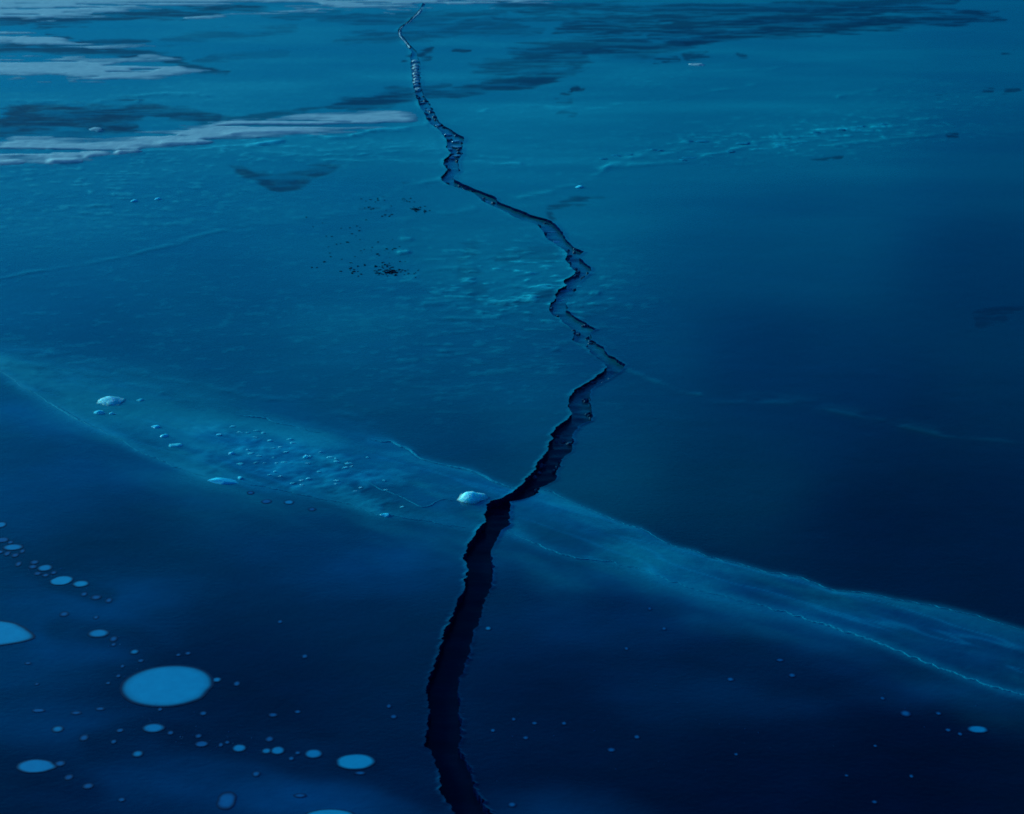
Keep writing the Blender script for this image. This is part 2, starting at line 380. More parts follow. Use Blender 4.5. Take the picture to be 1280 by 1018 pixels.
LIGHT_FALLOFF = [(300,100,0),(900,100,0),(200,300,0),(700,300,0),(1100,250,.1),(1260,300,.45),(200,420,.15),(600,450,0),(1000,500,.25),(1250,500,.5),(1150,620,.65),(900,620,.45),(700,580,.2),(400,720,.0),(150,680,.4),(650,760,.15),(750,900,.4),(950,830,.2),  # dims reflection, painting the light's falloff toward the right and near ice
         (1150,960,.65),(1250,700,.5),(1250,950,.6),(950,950,.45),(60,900,.2),(300,850,.4),(500,950,.3),(300,600,.0),(0,560,.0)]
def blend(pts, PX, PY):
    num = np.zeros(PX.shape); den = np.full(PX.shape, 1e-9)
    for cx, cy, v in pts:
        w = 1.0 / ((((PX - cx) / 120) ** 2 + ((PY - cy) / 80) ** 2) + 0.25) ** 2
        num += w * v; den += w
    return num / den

def ice_fields(PX, PY, X, Y):
    """height, frost and milkiness of the lake ice, painted light falloff included, for every point"""
    wob = (fbm(X * 1.3, Y * 1.3, 11, 4) - 0.5)
    frost = np.zeros(PX.shape); z = np.zeros(PX.shape); milky = np.zeros(PX.shape)
    far = sst(330, 60, PY)
    # thin rime dusting, heavier far out, its amount also painting the light's falloff
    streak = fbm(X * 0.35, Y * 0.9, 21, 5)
    frost += blend(RIME_LIGHT, PX, PY) * (0.55 + 0.9 * streak) + 0.06 * far * sst(0.4, 0.7, streak)
    for poly, fe, am in BLOOM:
        sd = poly_sd(PX, PY + wob * 18, poly, 1.0)
        frost += am * sst(-fe, fe, sd)
    for pts, w, st in DARK:
        p = np.array(pts); bx0, by0 = p.min(0) - 8 * w - 30; bx1, by1 = p.max(0) + 8 * w + 30
        m = (PX > bx0) & (PX < bx1) & (PY > by0) & (PY < by1)
        if not m.any(): continue
        x, y = X[m], Y[m]
        rag = fbm(x * 1.2, y * 1.6, 31, 5) - 0.5
        fine = fbm(x * 1.3, y * 4.0, 33, 5)
        d, _, t = seg_dist(PX[m] + 30 * (fbm(x * 0.5, y * 0.8, 36, 3) - .5), PY[m] + rag * w * 3.0, pts, 1.0)
        short = (pts[-1][0] - pts[0][0]) < 60
        endf = sst(0, 0.12, t) * sst(1, 0.88, t) if (pts[-1][0] - pts[0][0]) > 60 else 1
        brk = sst(0.30, 0.62, fbm(x * 2.5, y * 5.0, 38, 4)) if short else 0.40 + 0.60 * sst(0.34, 0.60, fine)
        k = 0.66 * st * sst(w * 1.6, w * 0.6, d + 1.6 * w * (fbm(x * 2.2, y * 5.0, 39, 4) - .5) + w * 0.5 * (1 - endf) + (w * 1.2 * (brk < .3) if short else 0)) * brk
        frost[m] *= (1 - k)
        z[m] -= 0.004 * k
        dk = milky[m]; milky[m] = np.minimum(dk, -k)
    neg = np.minimum(milky, 0)
    wx = X + 1.2 * (fbm(X * .6, Y * .6, 47, 3) - .5); wy = Y + 1.2 * (fbm(X * .6, Y * .6, 48, 3) - .5)
    milky = blend(CLOUD_LIGHT, PX, PY) * (0.45 + 1.1 * sst(0.30, 0.72, fbm(wx * 0.7, wy * 0.7, 45, 6)))  # cloudy ice, its base amount following the painted light falloff
    for cx, cy, rx, ry, am in MILK:
        m = (np.abs(PX - cx) < rx * 2.4) & (np.abs(PY - cy) < ry * 2.4)
        if not m.any(): continue
        r = np.hypot((PX[m] - cx) / rx, (PY[m] - cy) / ry) + 1.5 * (fbm(X[m] * 0.9, Y[m] * 0.9, 41, 4) - 0.5)
        milky[m] += (0.75 if cy > 740 and cx < 500 or cy > 1000 else 0.85) * am * sst(1.4, 0.0, r)
    milky += 0.10 * -neg
    soft_n0 = fbm(X * 1.6, Y * 1.6, 49, 4) - .5
    # dark clear ice along the chains of gas bubbles
    for pts, w in (([(-60,665),(20,690),(60,715),(130,745)], 16), ([(80,790),(160,800),(230,830),(300,850)], 22), ([(120,930),(190,908),(260,930),(330,942),(400,965),(460,965),(540,1000)], 22), ([(0,960),(60,975),(110,985)], 25)):
        d, _, _ = seg_dist(PX, PY + wob * 25, pts, 1.3)
        milky *= 1 - 0.6 * sst(w * 1.5, w * 0.3, d + 14 * soft_n0)
    # the refrozen band
    up = np.interp(PX, BU[:, 0], BU[:, 1]); lo = np.interp(PX, BL[:, 0], BL[:, 1])
    lo = np.maximum(lo, up + 6)
    tt = (PY - up) / (lo - up)
    hard = sst(430, 520, PX)
    rise = sst(-0.02 - 0.5 * (1 - hard), 0.10 + 0.6 * (1 - hard), tt)
    inside = rise * sst(1.12, 0.9, tt)
    soft_n = fbm(X * 0.9, Y * 0.9, 55, 5) - 0.5
    (ax, ay), (bx_, by_) = ground(640, 640), ground(1280, 830)
    ang = math.atan2(float(by_ - ay), float(bx_ - ax))
    al = X * math.cos(ang) + Y * math.sin(ang); ac = -X * math.sin(ang) + Y * math.cos(ang)
    veil = rise * sst(2.0, 0.55, tt + 1.2 * soft_n * sst(0.7, 1.2, tt)) * (1 - 0.25 * sst(0.98, 1.05, tt))
    patch = fbm(X * 0.8 + Y * 0.5, Y * 0.8, 51, 5)
    frost += veil * np.interp(PX, [-300, 200, 350, 700, 1000, 1300], [0.11, 0.15, 0.27, 0.20, 0.11, 0.06]) * (0.15 + 1.7 * sst(0.28, 0.72, fbm(al * 0.9, ac * 2.4, 59, 5)))
    amt = np.interp(PX, [-300, 0, 120, 260, 360, 520, 640, 760, 900, 1050, 1280, 1600], [0.16, 0.20, 0.18, 0.22, 0.33, 0.30, 0.34, 0.32, 0.29, 0.24, 0.19, 0.15])
    milky = milky * (1 - veil) + veil * amt * 0.7 * (0.25 + 1.5 * sst(0.28, 0.72, patch))
    rub = sst(200, 320, PX) * sst(560, 440, PX) * sst(0.1, 0.4, tt) * sst(1.05, 0.9, tt)
    rub_n = fbm(X * 5, Y * 5, 53, 4)
    milky += rub * 0.14 * sst(0.45, 0.68, rub_n); frost += rub * 0.16 * sst(0.48, 0.68, rub_n)
    lines = np.abs(fbm(al * 0.35, ac * 3.0, 57, 5) - 0.5)
    milky += inside * 0.14 * sst(0.04, 0.0, lines); frost += inside * 0.09 * sst(0.02, 0.0, lines) * sst(0.3, 0.6, patch)
    z += inside * (0.012 + 0.010 * (patch - 0.5)) + rub * 0.026 * (rub_n - 0.42) * (rub_n > 0.42)
    z += inside * 0.003 * (fbm(X * 9, Y * 9, 58, 3) - 0.5)
    d_lo, _, _ = seg_dist(PX, PY + 5 * soft_n, BAND_LO, 1.0)
    d_up, _, _ = seg_dist(PX, PY + 5 * soft_n, [p for p in BAND_UP if p[0] > 440], 1.0)
    glow = np.exp(-(d_lo / 5.5) ** 2) * (0.4 + 1.0 * patch) + 0.8 * np.exp(-(d_up / 4.0) ** 2)
    milky += 0.16 * glow; frost += 0.10 * glow
    # long swell and texture of the frozen surface
    z += 0.030 * (fbm(X * 0.12, Y * 0.16, 61, 3) - 0.5)
    z += 0.0024 * (fbm(X * 1.1, Y * 1.4, 63, 4) - 0.5) + 0.0011 * (fbm(X * 6, Y * 7, 64, 3) - 0.5)
    def zone(cx, cy, rx, ry): return np.exp(-((PX - cx) / rx) ** 2 - ((PY - cy) / ry) ** 2)
    chop = (1.0 * zone(120, 235, 240, 55) + 1.5 * zone(630, 345, 110, 42) + 0.9 * zone(700, 380, 80, 30) + 1.1 * zone(930, 182, 150, 22) + 1.0 * zone(1090, 160, 130, 18) + 0.6 * zone(1180, 120, 110, 20) + 0.35 * zone(600, 440, 140, 50)
            + 0.7 * zone(420, 190, 170, 16) + 0.5 * zone(820, 100, 60, 14) + 0.1 * zone(400, 400, 300, 80) + 0.35 * zone(100, 130, 300, 60) + 0.4 * zone(60, 455, 60, 16))
    cn = fbm(X * 3.0, Y * 4.5, 66, 5)
    fl = fbm(X * 5.5, Y * 9.0, 68, 5)
    z += chop * (0.020 * np.maximum(cn - 0.54, 0) + 0.035 * np.maximum(fl - 0.58, 0) + 0.004 * (fbm(X * 9, Y * 13, 67, 2) - 0.5))
    frost += chop * (0.06 * sst(0.60, 0.78, cn) + 0.30 * sst(0.60, 0.72, fl))
    fl2 = fbm(X * 7.0, Y * 9.0, 69, 5)
    lf = sst(600, 440, PY) * sst(900, 650, PX)
    z += 0.006 * np.maximum(fl2 - 0.62, 0) * lf; frost += 0.08 * sst(0.62, 0.76, fl2) * lf
    for pts, w, h, fr in WELT:
        p = np.array(pts); bx0, by0 = p.min(0) - 6 * w - 20; bx1, by1 = p.max(0) + 6 * w + 20
        m = (PX > bx0) & (PX < bx1) & (PY > by0) & (PY < by1)
        if not m.any(): continue
        x, y = X[m], Y[m]
        d, s, t = seg_dist(PX[m], PY[m] + 8 * (fbm(x * 1.5, y * 1.5, 71, 4) - 0.5), pts, 1.0)
        br = 0.12 + 0.88 * sst(0.36, 0.66, fbm(x * 3.0, y * 4.0, 73, 4))
        k = np.exp(-(d / w) ** 2) * br * (sst(0, 0.06, t) * sst(1, 0.94, t) * 0.8 + 0.2)
        z[m] += 0.6 * h * k; frost[m] += 1.3 * fr * k
    # keep the swept streaks clear
    frost *= 1 + neg * 0.9
    ice_fields.streak = -neg
    ice_fields.clear = np.clip(np.maximum(-neg, blend(LIGHT_FALLOFF, PX, PY)), 0, 1)  # swept streaks, and the painted darkening toward right and near ice
    return z, np.clip(frost, 0, 1), np.clip(milky, 0, 1)

# ------------------------------------------------------------------ the frozen lake: two plates parted by the crack
py_dense = np.concatenate([np.arange(1090, 640, -1.55), np.arange(640, -62, -1.3)])
_, y_dense = ground(0, py_dense)
y_rows = np.concatenate([[-400, -60, -10, 2, 6, 8.2], y_dense, [64, 70, 80, 100, 140, 220, 420, 900, 3000, 8000]])
py_rows = bearing(np.zeros(len(y_rows)), np.maximum(y_rows, 5))[1]
DEPTH = 0.055
def plate(side):
    py_c = np.clip(py_rows, -68, 1098)
    l, r = crack_px(py_c)
    edge_px = l if side < 0 else r
    sc = ground(1, py_c)[0] - ground(0, py_c)[0]
    ex = (edge_px - CX) * sc
    bx = ((-290 if side < 0 else 1570) - CX) * sc
    NC = 430 if side < 0 else 470
    t = np.linspace(0, 1, NC) ** 1.0
    Xd = ex[:, None] + (bx - ex)[:, None] * t[None, :]
    out = bx[:, None] + side * np.array([2, 6, 15, 40, 120, 500, 3000, 9000])[None, :]
    X = np.concatenate([Xd, out], 1)
    Y = np.repeat(y_rows[:, None], X.shape[1], 1)
    PX, PY = bearing(X, np.maximum(Y, 5))
    z, fr, mk = ice_fields(PX, PY, X, Y); cl = ice_fields.clear; sk = ice_fields.streak
    # frosted, slightly upturned lip of the crack
    dpx = np.abs(PX - edge_px[:, None])
    lip = np.exp(-(dpx / 3.0) ** 2) * (0.25 + 0.75 * sst(0.35, 0.65, vnoise(Y * 2.2, Y * 0, 81 + side)))
    z = z + 0.008 * lip
    mk = np.clip(mk + (0.12 if side > 0 else 0.04) * lip * sst(-20, 200, PY), 0, 1)
    fr = np.clip(fr + (0.14 if side > 0 else 0.07) * lip * sst(1000, 500, PY), 0, 1)
    z = np.where(np.abs(Y) > 100, 0, z)
    R, C = X.shape
    co = np.stack([X, Y, z], -1)
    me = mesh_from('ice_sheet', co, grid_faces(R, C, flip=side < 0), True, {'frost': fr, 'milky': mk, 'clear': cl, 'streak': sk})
    o = link('ice_sheet', me, M_ICE, kind='structure')
    # broken wall of the plate, facing the gap
    e = co[:, 0, :].copy(); n = len(e)
    ys = e[:, 1]
    low = e.copy(); low[:, 2] = -DEPTH - 0.03
    und = 0.012 * (vnoise(ys * 5, ys * 0, 91 + side) - 0.3)
    mid = e.copy(); mid[:, 2] = -DEPTH * 0.45; mid[:, 0] += side * und
    low[:, 0] += side * und * 1.5
    w = np.stack([e, mid, low], 1)
    sel = (ys > 5) & (ys < 62)
    w = w[sel]
    me2 = mesh_from('plate_wall', w, grid_faces(len(w), 3, flip=side > 0), False)
    link('broken_wall', me2, M_WALL, o)
    return o

ice_l, ice_r = plate(-1), plate(1)

def ice_z(px, py):
    x, y = ground(np.atleast_1d(np.asarray(px, float)), np.atleast_1d(np.asarray(py, float)))
    z, _, _ = ice_fields(np.atleast_1d(np.asarray(px, float)), np.atleast_1d(np.asarray(py, float)), x, y)
    return z

# water under the ice
wv = [(-400, -200, -0.6), (400, -200, -0.6), (400, 600, -0.6), (-400, 600, -0.6)]
link('water', mesh_from('water', wv, [(0, 1, 2, 3)]), M_WALL, kind='structure')

# ------------------------------------------------------------------ the crack
crack = empty('ice_crack', (*[float(v) for v in ground(590, 760)], -DEPTH), label='long dark zigzag crack splitting the lake ice from end to end', category='crack')
CK = Vector(crack.location)
def local(co, base):
    co = np.asarray(co, float).reshape(-1, 3).copy(); co -= np.array(base)[None, :]; return co

sel = (y_rows > 5) & (y_rows < 62)
pyf = np.clip(py_rows[sel], -68, 1098)
l, r = crack_px(pyf)
sc = ground(1, pyf)[0] - ground(0, pyf)[0]
tcols = np.linspace(-0.12, 1.12, 22)
XL, XR = (l - CX) * sc, (r - CX) * sc
Xf = XL[:, None] + (XR - XL)[:, None] * tcols[None, :] + np.sign(tcols - 0.5)[None, :] * 0.01
Yf = np.repeat(y_rows[sel][:, None], len(tcols), 1)
PYf = np.repeat(pyf[:, None], len(tcols), 1)
rip = fbm(Xf * 1.6 + 3, Yf * 7, 101, 4) - 0.5
Zf = -DEPTH + 0.016 * rip * sst(800, 450, PYf) + 0.014 * (fbm(Xf * 8, Yf * 12, 105, 4) - .5) * sst(720, 520, PYf) + 0.004 * rip + 0.024 * sst(620, 420, PYf) + 0.010 * sst(300, 60, PYf)
frf = 0.20 * sst(600, 400, PYf) * (0.3 + 1.4 * fbm(Xf * 3, Yf * 6, 103, 3)) + 0.15 * sst(160, 60, PYf)
mkf = 0.035 + 0.04 * sst(700, 400, PYf)
M_FLOOR = ice_material(); M_FLOOR.name = 'refrozen_crack_ice'
link('refrozen_floor', mesh_from('refrozen_floor', local(np.stack([Xf, Yf, Zf], -1), CK), grid_faces(*Xf.shape), True, {'frost': frf, 'milky': mkf, 'clear': np.full(Xf.shape, 1.0) * sst(330, 600, PYf)}), M_FLOOR, crack)

def slab_mesh(name, w, d, h, seed, taper=0.75):
    """an irregular broken slab: five to seven corners, bevelled top"""
    rs = np.random.default_rng(seed)
    n = int(rs.integers(5, 8))
    a = np.sort((np.arange(n) + rs.uniform(-.3, .3, n)) * 2 * math.pi / n)
    rad = rs.uniform(0.8, 1.1, n)
    bot = np.stack([np.cos(a) * rad * w / 2, np.sin(a) * rad * d / 2, np.full(n, -h * 0.3)], -1)
    top = bot * [taper, taper, 1]; top[:, 2] = h * rs.uniform(0.75, 1.05, n)
    mid = bot * [1.02, 1.02, 1]; mid[:, 2] = h * rs.uniform(0.3, 0.55, n)
    bm = bmesh.new()
    vb = [bm.verts.new(p) for p in bot]; vm = [bm.verts.new(p) for p in mid]; vt = [bm.verts.new(p) for p in top]
    c = bm.verts.new((0, 0, h * 1.02))
    for i in range(n):
        j = (i + 1) % n
        bm.faces.new((vb[i], vb[j], vm[j], vm[i])); bm.faces.new((vm[i], vm[j], vt[j], vt[i])); bm.faces.new((vt[i], vt[j], c))
    bm.faces.new(vb[::-1])
    me = bpy.data.meshes.new(name); bm.to_mesh(me); bm.free()
    return me

# broken pieces jammed in the crack and ribs of drifted snow across it
SHARDS = [(571,183,16,4,0.25),(562,186,9,4,-.2),(571,194,12,3,0.2),(561,217,10,4,0.4),(572,213,12,3,0.3),(569,220,12,3,0.2),(565,197,8,3,0.6),(570,176,10,3,-.1),
          (535,137,8,3,0),(528,128,8,3,0.2),(548,156,8,3,-.4),(560,168,9,3,-.4),(606,250,14,3,-.4),(690,287,14,4,-.3),(697,300,14,4,-.3),(712,330,13,4,-.2),(705,360,14,4,0.1),(700,372,14,4,0.2),(720,346,14,3,0.1)]
for i, (px, py, w, h, rot) in enumerate(SHARDS):
    s = px_size(py); x, y = ground(px, py)
    me = slab_mesh('ice_shard', w * s, w * s * 1.1, max(h * s * 0.3, 0.014), 300 + i, 0.95)
    o = link('ice_shard', me, M_SHARD, crack)
    o.location = Vector((float(x), float(y), -DEPTH + 0.03 * (py < 200) + 0.01)) - CK
    o.rotation_euler = (random.uniform(-.12, .12), rot * 0.35, random.uniform(0, 6))
for i in range(110):
    py = 118 + 500 * random.random() ** 1.15
    l1, r1 = crack_px(np.array([py]), False)
    u = random.choice((random.uniform(0.02, 0.25), random.uniform(0.75, 0.98), random.uniform(0.1, 0.9)))
    s = px_size(py); x, y = ground(l1[0] + (r1[0] - l1[0]) * u, py)
    w = random.uniform(3, 8) * s
    zf = -DEPTH + 0.024 * float(sst(620, 420, py)) + 0.010 * float(sst(300, 60, py))
    o = link('ice_shard', slab_mesh('ice_shard', w, w * random.uniform(0.6, 1.3), random.uniform(0.012, 0.028), 900 + i, 0.85), M_RUBBLE, crack)
    o.location = Vector((float(x), float(y), zf)) - CK
    o.rotation_euler = (random.uniform(-.5, .5), random.uniform(-.5, .5), random.uniform(0, 6))
for i, py in enumerate((77, 82, 85.5, 89, 92.5, 96, 99.5, 103, 107, 112)):
    l1, r1 = crack_px(np.array([float(py)]), False)
    s = px_size(py); x, y = ground((l1[0] + r1[0]) / 2, py)
    me = slab_mesh('snow_rib', (r1[0] - l1[0]) * s * random.uniform(0.8, 1.1), 0.16, 0.045, 340 + i, 0.6)
    o = link('snow_rib', me, M_SNOW, crack)
    o.location = Vector((float(x), float(y), -DEPTH + 0.035)) - CK
    o.rotation_euler = (0, 0, random.uniform(-.15, .15))
# snow lying in the far, narrow end
pf = np.arange(9, 60, 0.8)
l1, r1 = crack_px(pf, False); s1 = ground(1, pf)[0] - ground(0, pf)[0]; y1 = ground(0, pf)[1]
prof = np.linspace(-0.45, 0.3, 7)
ctr = (l1 + r1) / 2 - CX; wid = (r1 - l1) * (0.55 + 0.7 * vnoise(pf * 0.35, pf * 0, 4))
Xs = (ctr[:, None] + wid[:, None] * prof[None, :]) * s1[:, None]
Zs = -0.026 + 0.026 * np.cos(np.linspace(-1.45, 1.45, 7))[None, :] * (0.6 + 0.8 * vnoise(pf * 0.5, pf * 0, 9))[:, None]
link('snow_fill', mesh_from('snow_fill', local(np.stack([Xs, np.repeat(y1[:, None], 7, 1), Zs], -1), CK), grid_faces(len(pf), 7, True), True), M_SNOW, crack)

# ------------------------------------------------------------------ frosted rims of the refrozen band, one run on each plate
def rim_mesh(name, pts, width, height, base, seed, taper=(0.15, 0.15)):
    p = np.array(pts, float)
    n = int(np.hypot(*np.diff(p, axis=0).T).sum() / 2.0)
    tt = np.linspace(0, 1, len(p)); t = np.linspace(0, 1, n)
    px, py = np.interp(t, tt, p[:, 0]), np.interp(t, tt, p[:, 1])
    k = np.ones(5) / 5
    px[2:-2] = np.convolve(px, k, 'valid'); py[2:-2] = np.convolve(py, k, 'valid')
    py = py + 2.2 * (vnoise(px * 0.11, px * 0, seed) - .5) + 1.2 * (vnoise(px * 0.35, px * 0, seed + 1) - .5)
    x, y = ground(px, py)
    g = np.stack([np.gradient(x), np.gradient(y)], -1); g /= np.linalg.norm(g, axis=1)[:, None] + 1e-9
    nx, ny = -g[:, 1], g[:, 0]
    va = (0.62 + 0.5 * sst(0.34, 0.66, fbm(x * 2.0, y * 2.0, seed + 2, 3))) * np.clip(t / taper[0], 0.12, 1) * np.clip((1 - t) / taper[1], 0.12, 1)
    u = np.linspace(-1, 1, 7)
    va = va * (0.35 + 0.8 * sst(0.35, 0.65, fbm(x * 0.5 + 7, y * 0.5, seed + 4, 2)))
    W = width * va
    X = x[:, None] + nx[:, None] * W[:, None] * u[None, :] / 2
    Y = y[:, None] + ny[:, None] * W[:, None] * u[None, :] / 2
    Z = ice_z(px, py)[:, None] + (0.28 * height * va)[:, None] * (1 - u[None, :] ** 2) + 0.0015 - 0.006 * (np.abs(u) > 0.99)[None, :]
    Z = Z + 0.0015 * (fbm(X * 20, Y * 20, seed + 5, 2) - .5)
    return mesh_from(name, local(np.stack([X, Y, Z], -1), base), grid_faces(n, 7, True), True)

def rim_thing(name, label, cat, runs, seed, group=None):
    bx, by = ground(*runs[0][0][len(runs[0][0]) // 2])
    root = empty(name, (float(bx), float(by), 0.0), label=label, category=cat)
    if group: root['group'] = group
    for i, (pts, w, h) in enumerate(runs):
        link('rim', rim_mesh('rim', pts, w, h, root.location, seed + 10 * i), M_RIM, root)
    return root

def sub(pts, x0, x1): return [p for p in pts if x0 <= p[0] <= x1]
rim_thing('frost_ridge', 'bright frost ridge edging the band, ending at the crack beyond a pointed white chunk', 'ice ridge',
          [(sub(BAND_UP, 455, 648), 0.04, 0.020), ([(300,519),(330,523),(370,534),(400,541)], 0.04, 0.012)], 500)
rim_thing('frost_ridge', 'long wavy frost ridge on the far edge of the band, on the chunkless side', 'ice ridge',
          [([(680,613),(690,615)] + sub(BAND_UP, 700, 1600), 0.03, 0.015)], 520)
rim_thing('frost_ridge', 'long frost ridge on the near edge of the band, touching the flat ice slab', 'ice ridge',
          [([(-120,412)] + sub(BAND_LO, 0, 262), 0.032, 0.014), (sub(BAND_LO, 300, 590), 0.03, 0.012), ([(455,605),(480,614),(497,621),(510,628),(530,637),(545,629),(552,627),(566,627)], 0.035, 0.016)], 540)
rim_thing('frost_ridge', 'fine broken frost ridge running through the milky band on the side without ice chunks', 'ice ridge',
          [([(632,664)] + sub(BAND_LO, 640, 1600), 0.028, 0.010)], 560)

# ------------------------------------------------------------------ snow lying on the far ice
def drift(label, poly, thick, feather, rag, seed, lips=()):
    p = np.array(poly, float)
    x0, y0 = p.min(0) - 12; x1, y1 = p.max(0) + 12
    x0, x1, y0, y1 = max(x0, -330), min(x1, 1600), max(y0, -62), y1
    cols = np.arange(x0, x1, 2.2); rows = np.arange(y1, y0, -1.0)
    PX, PY = np.meshgrid(cols, rows)
    X, Y = ground(PX, PY)
    n1 = fbm(X * 0.7, Y * 1.2, seed, 5) - 0.5; n2 = fbm(X * 2.0, Y * 5.0, seed + 7, 4) - 0.5
    sd = poly_sd(PX, PY, poly) + rag * (n1 * 1.6 + n2 * 1.2)
    n3 = fbm(X * 0.5, Y * 4.0, seed + 13, 4)
    sd = sd - 3.5 * feather * sst(0.58, 0.70, n3) + 3 * (fbm(X * 3, Y * 6, seed + 17, 3) - .5)
    z = thick * (np.clip(sd / feather, -1.5, 1.0) + 0.30 * n2 * (sd < feather * 2)) * 0.9 + 0.15 * thick * n1
    for pts, w, h in lips:
        d, s, t = seg_dist(PX, PY, pts)
        z += 0.5 * h * np.exp(-(np.maximum(s, 0) / w) ** 2 - (np.minimum(s, 0) / (0.35 * w)) ** 2 - (np.maximum(d - np.abs(s), 0) / (w)) ** 2) * sst(0, .25, t) * sst(1, .75, t)
    zi, _, _ = ice_fields(PX, PY, X, Y)
    z = z + zi
    below = (z - zi) < -0.012
    cover = sst(-0.1, 1.0, (z - zi) / thick + 0.9 * (fbm(X * 1.5, Y * 4, seed + 23, 4) - .5))
    f = grid_faces(*PX.shape, flip=False)
    keep = ~below.ravel()[f].all(1)
    cxm, cym = p.mean(0); bx, by = ground(cxm, max(cym, -40))
    base = (float(bx), float(by), 0.0)
    co = local(np.stack([X, Y, z], -1), base)
    f = f[keep]
    used = np.unique(f); remap = np.full(len(co), -1); remap[used] = np.arange(len(used))
    me = mesh_from('snow_drift', co[used], remap[f], True, {'cover': cover.ravel()[used]})
    o = link('snow_drift', me, M_DRIFT, label=label, category='snow'); o.location = base
    return o

drift('wide pale snow field with dark slits covering the far end of the lake ice',
      [(-330,-62),(-330,40),(0,25),(60,24),(110,19),(180,14),(230,11),(300,4),(330,2),(380,6),(440,11),(520,13),(560,10),(640,8),(700,4),(740,-4),(860,-20),(900,-62)], 0.016, 5, 7, 601)
drift('thin strip of snow trailing beside the far snow field, toward the crack', [(232,24),(270,20),(310,17),(370,11),(440,12),(440,14),(380,15),(310,19),(270,23)], 0.012, 3, 5, 611)
drift('small pointed wedge of snow between two clear dark streaks', [(-330,48),(-330,60),(0,54),(60,57),(130,60),(195,60),(195,57),(140,56),(95,53),(60,45),(30,41),(0,41)], 0.012, 4, 5, 621)
drift('broad tongue of snow with a rounded tip and a dark line through it',
      [(-330,66),(-330,110),(0,97),(60,98),(130,104),(180,101),(230,93),(250,92),(270,91),(235,86),(225,79),(205,75),(185,73),(120,71),(60,70),(0,69)], 0.014, 6, 8, 631)
drift('long thin snow drift with raised lips along its near edge',
      [(-330,205),(-330,225),(0,205),(60,204),(105,202),(150,195),(180,190),(230,184),(270,180),(300,172),(370,168),(430,163),(510,157),(520,147),(500,136),(455,138),(410,142),(330,148),(290,151),(250,157),(180,162),(130,170),(60,172),(20,170),(0,178)], 0.014, 9, 9, 641,
      [([(-60,208),(0,205.5),(34,204)], 4, 0.05), ([(55,204),(80,203),(106,202)], 4, 0.06), ([(100,198),(120,194),(138,193)], 3, 0.03), ([(140,192),(160,190),(180,190)], 4, 0.06), ([(185,182),(220,181),(245,180),(272,178)], 4, 0.05), ([(270,172),(300,168),(340,166),(420,164)], 3, 0.03)])
drift('bright little patch of snow beside a clear dark streak', [(108,161),(118,159),(128,160),(131,164),(122,166),(112,165)], 0.05, 3, 2, 651)

# ------------------------------------------------------------------ loose ice
def lump_mesh(name, w, d, h, seed, prof=None, facet=0.10, sub=4):
    rs = np.random.default_rng(seed)
    bm = bmesh.new(); bmesh.ops.create_icosphere(bm, subdivisions=sub, radius=1)
    co = np.array([v.co[:] for v in bm.verts])
    # a few cleaved planes give broken faces
    for _ in range(14):
        n = rs.normal(size=3); n[2] = abs(n[2]) * 0.8; n /= np.linalg.norm(n)
        dlim = rs.uniform(0.55, 0.9)
        q = co @ n; m = q > dlim
        co[m] -= np.outer(q[m] - dlim, n)
    co += facet * (np.stack([fbm(co[:, 0] * 3 + 9, co[:, 1] * 3 + co[:, 2] * 2, seed + i, 3) for i in range(3)], -1) - .5)
    if prof: co += 0.30 * co * (fbm(co[:, 0] * 2.6 + 4, co[:, 1] * 2.6 + co[:, 2] * 2.6, seed + 9, 3) - .5)[:, None] + 0.10 * co * (vnoise(co[:, 0] * 8 + 4, co[:, 1] * 8 + co[:, 2] * 8, seed + 19) - .5)[:, None]
    hx = np.interp(co[:, 0], *zip(*prof)) if prof else 1.0
    co[:, 2] = np.where(co[:, 2] > 0, co[:, 2] * hx, co[:, 2] * 0.25)
    co *= [w / 2, d / 2, h]
    for v, c in zip(bm.verts, co): v.co = c
    me = bpy.data.meshes.new(name); bm.to_mesh(me); bm.free()
    me.polygons.foreach_set('use_smooth', np.full(len(me.polygons), False))
    return me

def lump(name, label, cat, px, py, w, h, mat, seed, prof=None, dep=0.8, rot=0.0, group=None, facet=0.10, sub_=3):
    s = px_size(py); x, y = ground(px, py)
    me = lump_mesh(name, w * s, w * s * dep, h * s, seed, prof, facet, sub_)
    o = link(name, me, mat, label=label, category=cat)
    o.location = (float(x), float(y), float(ice_z(px, py)[0])); o.rotation_euler = (0, 0, rot)
    if group: o['group'] = group
    return o

lump('ice_chunk', 'rounded white ice chunk lying alone on the band, well away from the crack', 'ice chunk', 138, 502, 44, 7, M_CHUNK, 11,
     [(-1, .35), (-.75, .55), (-.4, .95), (0, 1.0), (.25, .9), (.5, .5), (.8, .3), (1, .2)], 1.05, 0.0, None, 0.07, 4)
lump('ice_chunk', 'white ice chunk with pointed ends on the very edge of the crack', 'ice chunk', 592, 624, 50, 7, M_CHUNK, 12,
     [(-1, .3), (-.7, .55), (-.4, .95), (-.1, 1.0), (.2, .75), (.5, .5), (.8, .3), (1, .2)], 1.0, -0.18, None, 0.07, 4)
lump('ice_slab', 'flat pale blue ice slab lying against the near frost ridge', 'ice slab', 280, 602, 43, 3.0, M_SLAB, 13, None, 0.62, -0.22, None, 0.05, 4)

